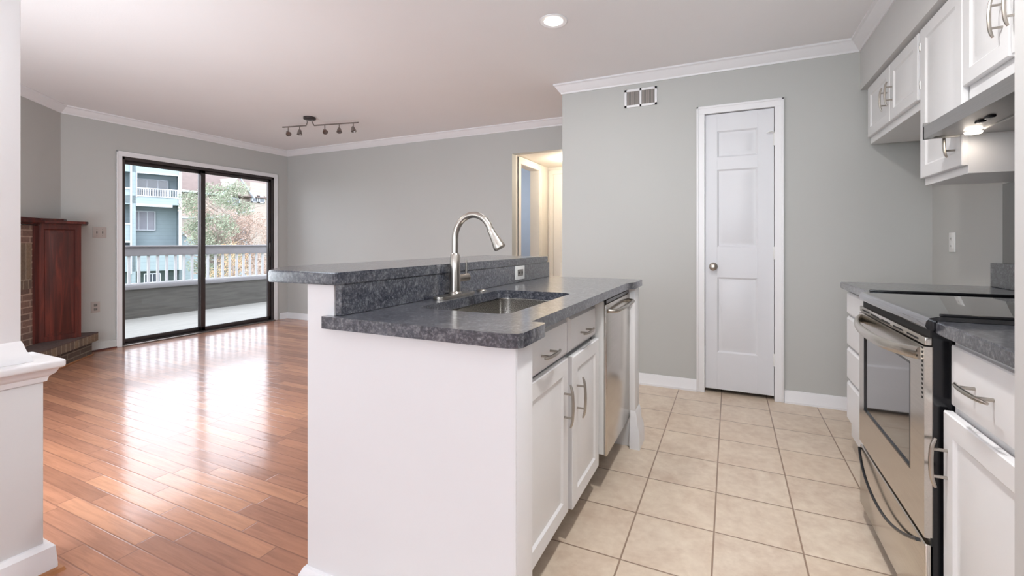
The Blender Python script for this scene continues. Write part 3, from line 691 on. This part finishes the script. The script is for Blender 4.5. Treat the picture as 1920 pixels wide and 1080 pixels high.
# ================================================================== FIREPLACE (local frame along the diagonal wall)
FU = Vector((R2, -R2, 0)); FN = Vector((R2, R2, 0)); FO = Vector((XL, 2.10, 0))
mfp = Matrix(((FU.x, -FN.x, 0, FO.x), (FU.y, -FN.y, 0, FO.y), (0, 0, 1, 0), (0, 0, 0, 1)))   # local x along, local -y out, z up
fp = bpy.data.objects.new('fireplace', None); COL.objects.link(fp); fp.matrix_world = mfp; fp['_o'] = (0.0, 0.0, 0.0)
tag(fp, 'corner brick fireplace with dark cherry wood mantel and raised brick hearth', 'fireplace')
inv = mfp.inverted()
def L(x, y): v = inv @ Vector((x, y, 0)); return (v.x, v.y)
HZ = .222
b = new(); box(b, .02, 2.2, -.035, .0, HZ, 1.275); sur = obj('brick_surround', b, 'brick_face', fp)
b = new(); box(b, .49, 2.0, -.040, -.036, .72, 1.12); obj('soldier_course', b, 'brick_soldier', sur)
b = new(); box(b, .0, 2.3, -.240, .0, 0, HZ-.085); obj('hearth_base', b, 'brick_hearth', fp)
b = new(); box(b, -.035, 2.3, -.275, .0, HZ-.085, HZ-.012); hc = obj('hearth_course', b, 'brick_soldier', fp)
b = new(); box(b, -.035, 2.3, -.275, .0, HZ-.012, HZ); obj('hearth_top', b, 'brick_top', fp)
b = new(); box(b, 0.0, 2.3, -.256, -.238, 0, .014, .003); obj('shoe_moulding', b, 'oak', fp)
# wood side panel, parallel to the left wall
b = new(); PX = -5.655; pa, pb_ = 1.835, 2.130
prism(b, [L(PX-.022, pa), L(PX-.022, pb_), L(XL+.0015, pb_), L(XL+.0015, 2.104), L(PX-.12, pa)], HZ+.0005, 1.29)
sidep = obj('side_panel', b, 'cherry', fp)
b = new(); fpm = inv @ frame((PX-.022, 0, 0), (0, 1, 0), (1, 0, 0))
ringslab(b, pa, pb_, HZ+.001, 1.288, [(0, .022), (.042, .022), (.050, .012), (.062, .012), (.085, .020)], fpm); obj('raised_panel', b, 'cherry', sidep, 20)
b = new(); box(b, .36, .47, -.050, -.034, HZ+.001, 1.275); obj('pilaster', b, 'cherry', fp)
b = new()
prism(b, [L(XL+.001, 2.102), L(XL+.001, 2.300), L(-5.62, 2.170), L(-5.585, 2.13), L(-5.585, 1.86), (2.25, -.16), (2.25, 0)], 1.298, 1.322, .004); obj('mantel_shelf', b, 'cherry', fp)
b = new(); prism(b, [L(XL+.001, 2.102), L(-5.70, 2.045), L(-5.635, 2.00), L(-5.635, 1.85), (2.2, -.12), (2.2, 0)], 1.3225, 1.343, .004); obj('top_shelf', b, 'cherry', fp)
b = new(); prism(b, [L(XL+.001, 2.104), L(XL+.001, 2.15), L(-5.65, 2.134), L(-5.65, 1.85), (2.2, -.06), (2.2, 0)], 1.284, 1.2975, .003); obj('cove_moulding', b, 'cherry', fp)

# ================================================================== CEILING FITTINGS
dl = thing('recessed_light', 'round recessed ceiling light glowing above the kitchen', 'ceiling light', (-.975, 2.528, CE))
b = new(); t = []
for r, z in ((.086, CE-.0005), (.086, CE-.004), (.080, CE-.007), (.062, CE-.004), (.056, CE-.002), (.056, CE-.0005)): t.append([b.verts.new((-.975+r*cos(2*pi*k/40), 2.528+r*sin(2*pi*k/40), z)) for k in range(40)])
for a, c in zip(t, t[1:]+t[:1]):
    for k in range(40): b.faces.new((a[k], a[(k+1) % 40], c[(k+1) % 40], c[k]))
obj('trim_ring', b, 'white', dl)
b = new(); lathe(b, [(.056, -.0008), (.056, -.003), (.03, -.006), (.001, -.007)], (-.975, 2.528, CE), (0, 0, 1), 32); obj('diffuser', b, 'lampglow', dl)
def ceiling_disk(x, y, p, col=(1, .99, .97)): return area('ceiling_can_and_fill', (x, y, CE-.012), (0, 0, 0), .11, .11, p, col, 'DISK')
ceiling_disk(-.975, 2.528, 5); ceiling_disk(.05, 1.35, 24); ceiling_disk(-2.9, .9, 14)  # recessed light first, then two unseen fill lamps added
def globe(name, loc, r, p, col):
    l = bpy.data.lights.new(name, 'POINT'); l.energy = p; l.shadow_soft_size = r; l.color = col; o = bpy.data.objects.new(name, l); COL.objects.link(o); o.location = loc; return o
globe('hall_lamp_light', (-1.75, 5.1, 2.02), .06, 13, (1, .87, .70)); globe('blue_room_light', (-3.4, 6.0, 1.9), .15, 30, (.95, .97, 1))
globe('living_fill_light', (-3.2, .35, 1.5), .25, 8, COOL)  # unseen point lamp added to brighten the living room
# track light
tl = thing('track_light', 'zigzag ceiling track light with five small metal spot heads', 'ceiling light', (-4.12, 3.42, CE))
RZ = 2.395
b = new(); lathe(b, [(.062, 0), (.062, -.022), (.05, -.028), (.001, -.028)], (-4.12, 3.405, CE-.0005)); obj('canopy', b, 'bronze', tl)
for p, q, j in (((-4.50, 3.372), (-4.205, 3.430), (-4.15, 3.40)), ((-4.12, 3.462), (-3.59, 3.566), (-4.09, 3.41))):
    b = new(); tube(b, [(p[0], p[1], RZ), (q[0], q[1], RZ)], .0075, 8)
    e = q if j[0] < -4.1 else p
    tube(b, [(e[0], e[1], RZ), (j[0], j[1], RZ+.02), (j[0], j[1], CE-.02)], .006, 8); obj('rail', b, 'track', tl)
for i, (x, y, ax) in enumerate(((-4.43, 3.386, (.55, -.25, -.45)), (-4.285, 3.415, (.05, -.1, -1)), (-3.99, 3.488, (.6, -.3, -.5)), (-3.815, 3.522, (.35, -.3, -.75)), (-3.648, 3.555, (.3, -.1, -.8)))):
    b = new(); tube(b, [(x, y, RZ), (x, y, RZ-.062)], .005, 8); st = obj('stem', b, 'track', tl)
    a = Vector(ax).normalized(); b = new(); o = Vector((x, y, RZ-.068))-a*.030
    lathe(b, [(.010, 0), (.016, .006), (.020, .022), (.026, .048), (.028, .056), (.024, .056), (.017, .040), (.001, .039)], o, a, 18); obj('spot_head', b, 'track', st)
# air vent
vt = thing('air_vent', 'white two-part air vent grille high on the kitchen back wall', 'vent', (-.645, YK, 2.28))
mv = frame((0, YK, 0), (1, 0, 0), (0, -1, 0)); b = new()
u0, u1, v0, v1 = -.775, -.520, 2.208, 2.352
for a in ((u0, u1, v0, v0+.018), (u0, u1, v1-.018, v1), (u0, u0+.018, v0, v1), (u1-.018, u1, v0, v1), ((u0+u1)/2-.008, (u0+u1)/2+.008, v0, v1)): box(b, *a, .0006, .008, .001, 1, mv)
obj('grille_frame', b, 'white', vt); b = new(); box(b, u0+.01, u1-.01, v0+.01, v1-.01, .0006, .002, 0, 1, mv); obj('backing', b, 'grille', vt)
for k in range(22):
    uu = u0+.024+k*(u1-u0-.048)/21
    if abs(uu-(u0+u1)/2) < .009: continue
    b = new(); box(b, uu-.0014, uu+.0014, v0+.016, v1-.016, .002, .006, 0, 1, mv); obj('slat', b, 'plate', vt)

# ================================================================== OUTSIDE
b = new(); box(b, -8.35, XL-.151, .5, 8.5, -.13, -.03); struct('floor', b, 'deck')
XP = -8.2
pw = thing('balcony_parapet', 'solid grey boarded lower wall of the balcony under the white railing', 'parapet', (XP, 4.4, 0))
b = new(); box(b, XP-.1, XP, .5, 8.5, -.13, .41); obj('boarding', b, 'parapet', pw)
b = new(); box(b, XP-.13, XP+.03, .5, 8.5, .4105, .47, .006); obj('cap', b, 'rail', pw)
rl = thing('balcony_railing', 'white balustrade with broad grey top rail on the balcony', 'railing', (XP, 4.4, .47))
b = new(); box(b, XP-.09, XP+.0, .5, 8.5, .915, 1.05, .006); box(b, XP-.12, XP+.04, .5, 8.5, 1.0505, 1.075, .004); obj('top_rail', b, 'rail', rl)
b = new(); box(b, XP-.07, XP-.015, .5, 8.5, .4705, .50, .004); obj('bottom_rail', b, 'railw', rl)
for k in range(33):
    y = 3.645-8*.1238+.1238*(k-6)
    if 1.2 < y < 8.0:
        b = new(); box(b, XP-.062, XP-.026, y-.015, y+.015, .5005, .9145, .003, 1); obj('baluster', b, 'railw', rl)
for y in (.8, 2.2, 8.2):
    pass
# ground
b = new(); box(b, -160, -9, -70, 140, -4.2, -4.0); struct('ground', b, 'grass')
b = new(); box(b, -34, -22, -40, 80, -3.999, -3.97); struct('ground', b, 'deck')
# blue apartment building
SC = 2.1
BO = Vector((-22*SC, 11.6*SC, 0)); BU = Vector((.337, .9415, 0)).normalized(); BN = Vector((BU.y, -BU.x, 0))
def zc(z): return (z-CAMH)*SC+CAMH
def uc(u_): return u_*SC
mb = Matrix(((BU.x, -BN.x, 0, BO.x), (BU.y, -BN.y, 0, BO.y), (0, 0, 1, 0), (0, 0, 0, 1)))
bd = bpy.data.objects.new('apartment_building', None); COL.objects.link(bd); bd.matrix_world = mb; bd['_o'] = (0.0, 0.0, 0.0)
tag(bd, 'pale blue sided apartment building with white trimmed balconies beyond the balcony', 'building')
def bb(name, mat, u0, u1, z0, z1, w0, w1, par=bd, bm=None):
    k = bm or new(); box(k, uc(u0), uc(u1), -w1, -w0, zc(z0), zc(z1))
    return obj(name, k, mat, par) if bm is None else None
# body set back, floors and piers in front
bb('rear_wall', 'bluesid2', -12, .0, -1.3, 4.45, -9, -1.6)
b = new()
for a in ((-12, 0, 2.73, 3.05), (-12, 0, 4.03, 4.45), (-1.64, -1.50, -1.3, 4.45), (-.07, 0, -1.3, 4.45), (-12, 0, -.1, .93), (-5.2, -5.0, -1.3, 4.45), (-3.7, -3.5, -1.3, 4.45), (-3.5, -1.64, 1.16, 1.86), (-3.5, -1.64, 2.69, 3.3)): box(b, uc(a[0]), uc(a[1]), 0, 1.4, zc(a[2]), zc(a[3]))
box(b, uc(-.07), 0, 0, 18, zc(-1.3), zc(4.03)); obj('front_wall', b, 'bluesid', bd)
b = new()
for a in ((-1.50, -.07, 4.0, 4.05), (-1.50, -1.46, 2.98, 4.05), (-.11, -.05, 2.98, 4.05), (-1.50, -.36, .90, .97), (-.09, .02, -.1, 4.2), (-1.5, -.30, 2.62, 2.73), (-1.68, -1.62, -.2, 4.4), (-3.5, -1.66, 3.30, 3.37), (-3.5, -1.66, 1.84, 1.90), (-3.5, -1.66, 1.10, 1.17), (-12, .1, 4.42, 4.52)): box(b, uc(a[0]), uc(a[1]), -.08, .1, zc(a[2]), zc(a[3]))
obj('white_trim', b, 'extwhite', bd)
b = new(); box(b, uc(-1.46), uc(-.11), -.06, .02, zc(3.36), zc(3.40)); box(b, uc(-1.46), uc(-.11), -.06, .02, zc(3.03), zc(3.07)); br = obj('balcony_rail', b, 'extwhite', bd)
for k in range(24):
    b = new(); uu = uc(-1.44+k*.056); box(b, uu, uu+.05, -.04, 0, zc(3.05), zc(3.38)); obj('picket', b, 'extwhite', br)
def bwin(u0, u1, z0, z1, w, n, mat):
    b = new(); fw = .035
    for a in ((u0, u1, z0, z0+fw), (u0, u1, z1-fw, z1), (u0, u0+fw, z0, z1), (u1-fw, u1, z0, z1)): box(b, uc(a[0]), uc(a[1]), w-.1, w, zc(a[2]), zc(a[3]))
    for k in range(1, n): uu = u0+(u1-u0)*k/n; box(b, uc(uu-.012), uc(uu+.012), w-.08, w, zc(z0), zc(z1))
    f = obj('window', b, 'extwhite', bd); b = new(); box(b, uc(u0+.01), uc(u1-.01), w-.04, w+.1, zc(z0+.01), zc(z1-.01)); obj('pane', b, mat, f)
bwin(-1.62, -.80, 1.62, 2.46, 1.45, 3, 'curtain'); bwin(-1.45, -.35, 3.1, 3.85, 1.5, 3, 'extglass'); bwin(-1.25, -.7, -.7, -.2, -.05, 2, 'extglass'); bwin(-3.3, -1.9, 3.4, 3.95, 1.5, 3, 'extglass'); bwin(-3.3, -1.9, 2.0, 2.6, 1.5, 3, 'extglass')
b = new(); prism(b, [(uc(-12.2), 1.5), (uc(.15), 1.5), (uc(.15), 20), (uc(-12.2), 20)], zc(4.5), zc(4.6)); obj('roof_edge', b, 'extwhite', bd)
# low wing to the right
b = new(); t = [(0, -1.3), (2.6, -1.3), (2.6, 1.24), (.33, 1.24), (0, 1.60)]
tm = bmesh.new(); A = [tm.verts.new((uc(x), .6, zc(z))) for x, z in t]; B = [tm.verts.new((uc(x), 9, zc(z))) for x, z in t]; tm.faces.new(A); tm.faces.new(B[::-1])
for i in range(5): tm.faces.new((A[i], B[i], B[(i+1) % 5], A[(i+1) % 5]))
bmesh.ops.recalc_face_normals(tm, faces=tm.faces); merge(b, tm); obj('low_wing', b, 'bluesid', bd)
b = new(); tube(b, [(0, .5, zc(1.62)), (uc(.33), .5, zc(1.26)), (uc(2.6), .5, zc(1.26))], .09, 6); obj('eaves', b, 'extwhite', bd)
# tan house far right
hs = thing('tan_house', 'pinkish tan house with pitched roofs and white gable seen through the right pane', 'building', (-60, 38, -4))
def hb(name, mat, x0, x1, y0, y1, z0, z1, par=hs): k = new(); box(k, x0, x1, y0, y1, z0, z1); return obj(name, k, mat, par)
hb('wall', 'tanwall', -75, -60, 24, 60, -4, 7.4); hb('right_wing', 'tanwall', -74, -59.4, 39.7, 50, -4, 9.3)
def roofprism(name, mat, x, y0, y1, z0, z1, depth):
    b = new(); t = bmesh.new(); ym = (y0+y1)/2; A = [t.verts.new((x, y, z)) for y, z in ((y0, z0), (y1, z0), (ym, z1))]; B = [t.verts.new((x-depth, y, z)) for y, z in ((y0, z0), (y1, z0), (ym, z1))]
    t.faces.new(A); t.faces.new(B[::-1])
    for i in range(3): t.faces.new((A[i], B[i], B[(i+1) % 3], A[(i+1) % 3]))
    bmesh.ops.recalc_face_normals(t, faces=t.faces); merge(b, t); return obj(name, b, mat, hs)
b = new(); prism(b, [(7.2, -59), (11.6, -66), (11.6, -67), (7.0, -60)], 22, 62); 
bmesh.ops.transform(b, matrix=Matrix(((0, 1, 0, 0), (0, 0, 1, 0), (1, 0, 0, 0), (0, 0, 0, 1))), verts=b.verts); obj('main_roof', b, 'roof', hs)
roofprism('gable', 'tanwall', -59.2, 36.0, 39.6, 7.2, 9.6, 8)
b = new(); tube(b, [(-58.9, 35.7, 7.1), (-58.9, 37.8, 9.8), (-58.9, 39.9, 7.1)], .16, 6); tube(b, [(-58.9, 28, 7.2), (-58.9, 35.7, 7.1)], .14, 6); tube(b, [(-58.9, 39.9, 5.4), (-58.9, 34, 4.0), (-58.9, 28, 4.0)], .14, 6); obj('fascia', b, 'extwhite', hs)
def hwin(y0, y1, z0, z1, x=-59.95):
    b = new(); 
    for a in ((y0, y1, z0, z0+.15), (y0, y1, z1-.15, z1), (y0, y0+.15, z0, z1), (y1-.15, y1, z0, z1)): box(b, x-.1, x+.12, *a)
    f = obj('window', b, 'extwhite', hs); b = new(); box(b, x-.1, x+.05, y0+.1, y1-.1, z0+.1, z1-.1); obj('pane', b, 'extglass', f)
for a in ((39.8, 40.65, 6.5, 7.5, -59.35), (40.8, 41.65, 6.5, 7.5, -59.35), (37.0, 38.6, 6.0, 7.0), (30, 31.2, 5.2, 6.6), (33, 34.2, 1.8, 3.2), (39, 40.2, 1.8, 3.2)): hwin(*a)

def leafcloud(bm, c, r, n, s):
    for _ in range(n):
        d = Vector((random.gauss(0, 1), random.gauss(0, 1), random.gauss(0, 1))).normalized()*r*random.random()**.45
        p = Vector(c)+Vector((d.x, d.y, d.z*.8)); a = Vector((random.gauss(0, 1), random.gauss(0, 1), random.gauss(0, 1))).normalized(); u_ = a.orthogonal().normalized(); w = a.cross(u_); q = s*random.uniform(.5, 1.2)
        bm.faces.new([bm.verts.new(p+u_*q), bm.verts.new(p+w*q*.5), bm.verts.new(p-u_*q), bm.verts.new(p-w*q*.5)])
def tree(name, label, cat, x, y, h, r, leaf, n, s, twigs=60, z0=-4):
    t = thing(name, label, cat, (x, y, z0), 'trees beyond the balcony'); b = new(); tube(b, [(x, y, z0), (x+.1, y, z0+h*.35), (x-.1, y+.1, z0+h*.7)], [h*.03, h*.022, h*.01], 8)
    for k in range(twigs):
        z = z0+h*random.uniform(.25, .8); a = random.uniform(0, 2*pi); l = r*random.uniform(.5, 1.05); e = Vector((x+cos(a)*l, y+sin(a)*l, z+l*random.uniform(.2, .9)))
        tube(b, [(x, y, z), ((x+e.x)/2, (y+e.y)/2, (z+e.z)/2+.1*l), e], [h*.0035, h*.0025, h*.001], 4, False)
    obj('trunk', b, 'bark', t); b = new()
    for k in range(26):
        a = random.uniform(0, 2*pi); l = r*random.uniform(.1, .85); leafcloud(b, (x+cos(a)*l, y+sin(a)*l, z0+h*random.uniform(.3, .95)), r*.38, n//26, s)
    obj('crown', b, leaf, t, recalc=False); return t
tree('budding_tree', 'pinkish budding tree, tallest behind the right pane', 'tree', -37, 23.4, 8.8, 3.3, 'leaf2', 15000, .075, 90)
tree('green_tree', 'grey green tree standing against the corner of the blue building', 'tree', -32, 19.1, 9.4, 1.9, 'leaf3', 12000, .075, 90)
tree('ochre_shrub', 'low ochre leaved tree just above the balcony rail', 'tree', -28, 17.6, 5.2, 1.3, 'leaf4', 2600, .06, 40)
tree('budding_tree', 'loose pink brown tree at the right edge of the glass', 'tree', -29.5, 22.0, 7.0, 1.8, 'leaf2', 8000, .06, 60)
for x, y, r, m, l in ((-17, 6.3, 1.1, 'leaf1', 'bright green shrub at the left behind the railing'), (-20, 8.9, 1.2, 'leaf1', 'rounded green shrub in the middle behind the railing'), (-22, 12.6, 1.3, 'leaf3', 'grey green shrub at the right behind the railing'), (-22, 16.6, 1.4, 'leaf2', 'brownish shrub furthest right behind the railing')):
    b = new(); leafcloud(b, (x, y, -3.0), r, 2600, .07)
    bmesh.ops.create_icosphere(b, subdivisions=2, radius=r*.75, matrix=Matrix.Translation((x, y, -3.2)))
    single('garden_shrub', b, m, l, 'shrub', 'shrubs below the balcony')

for o in bpy.data.objects:
    if '_o' in o: del o['_o']
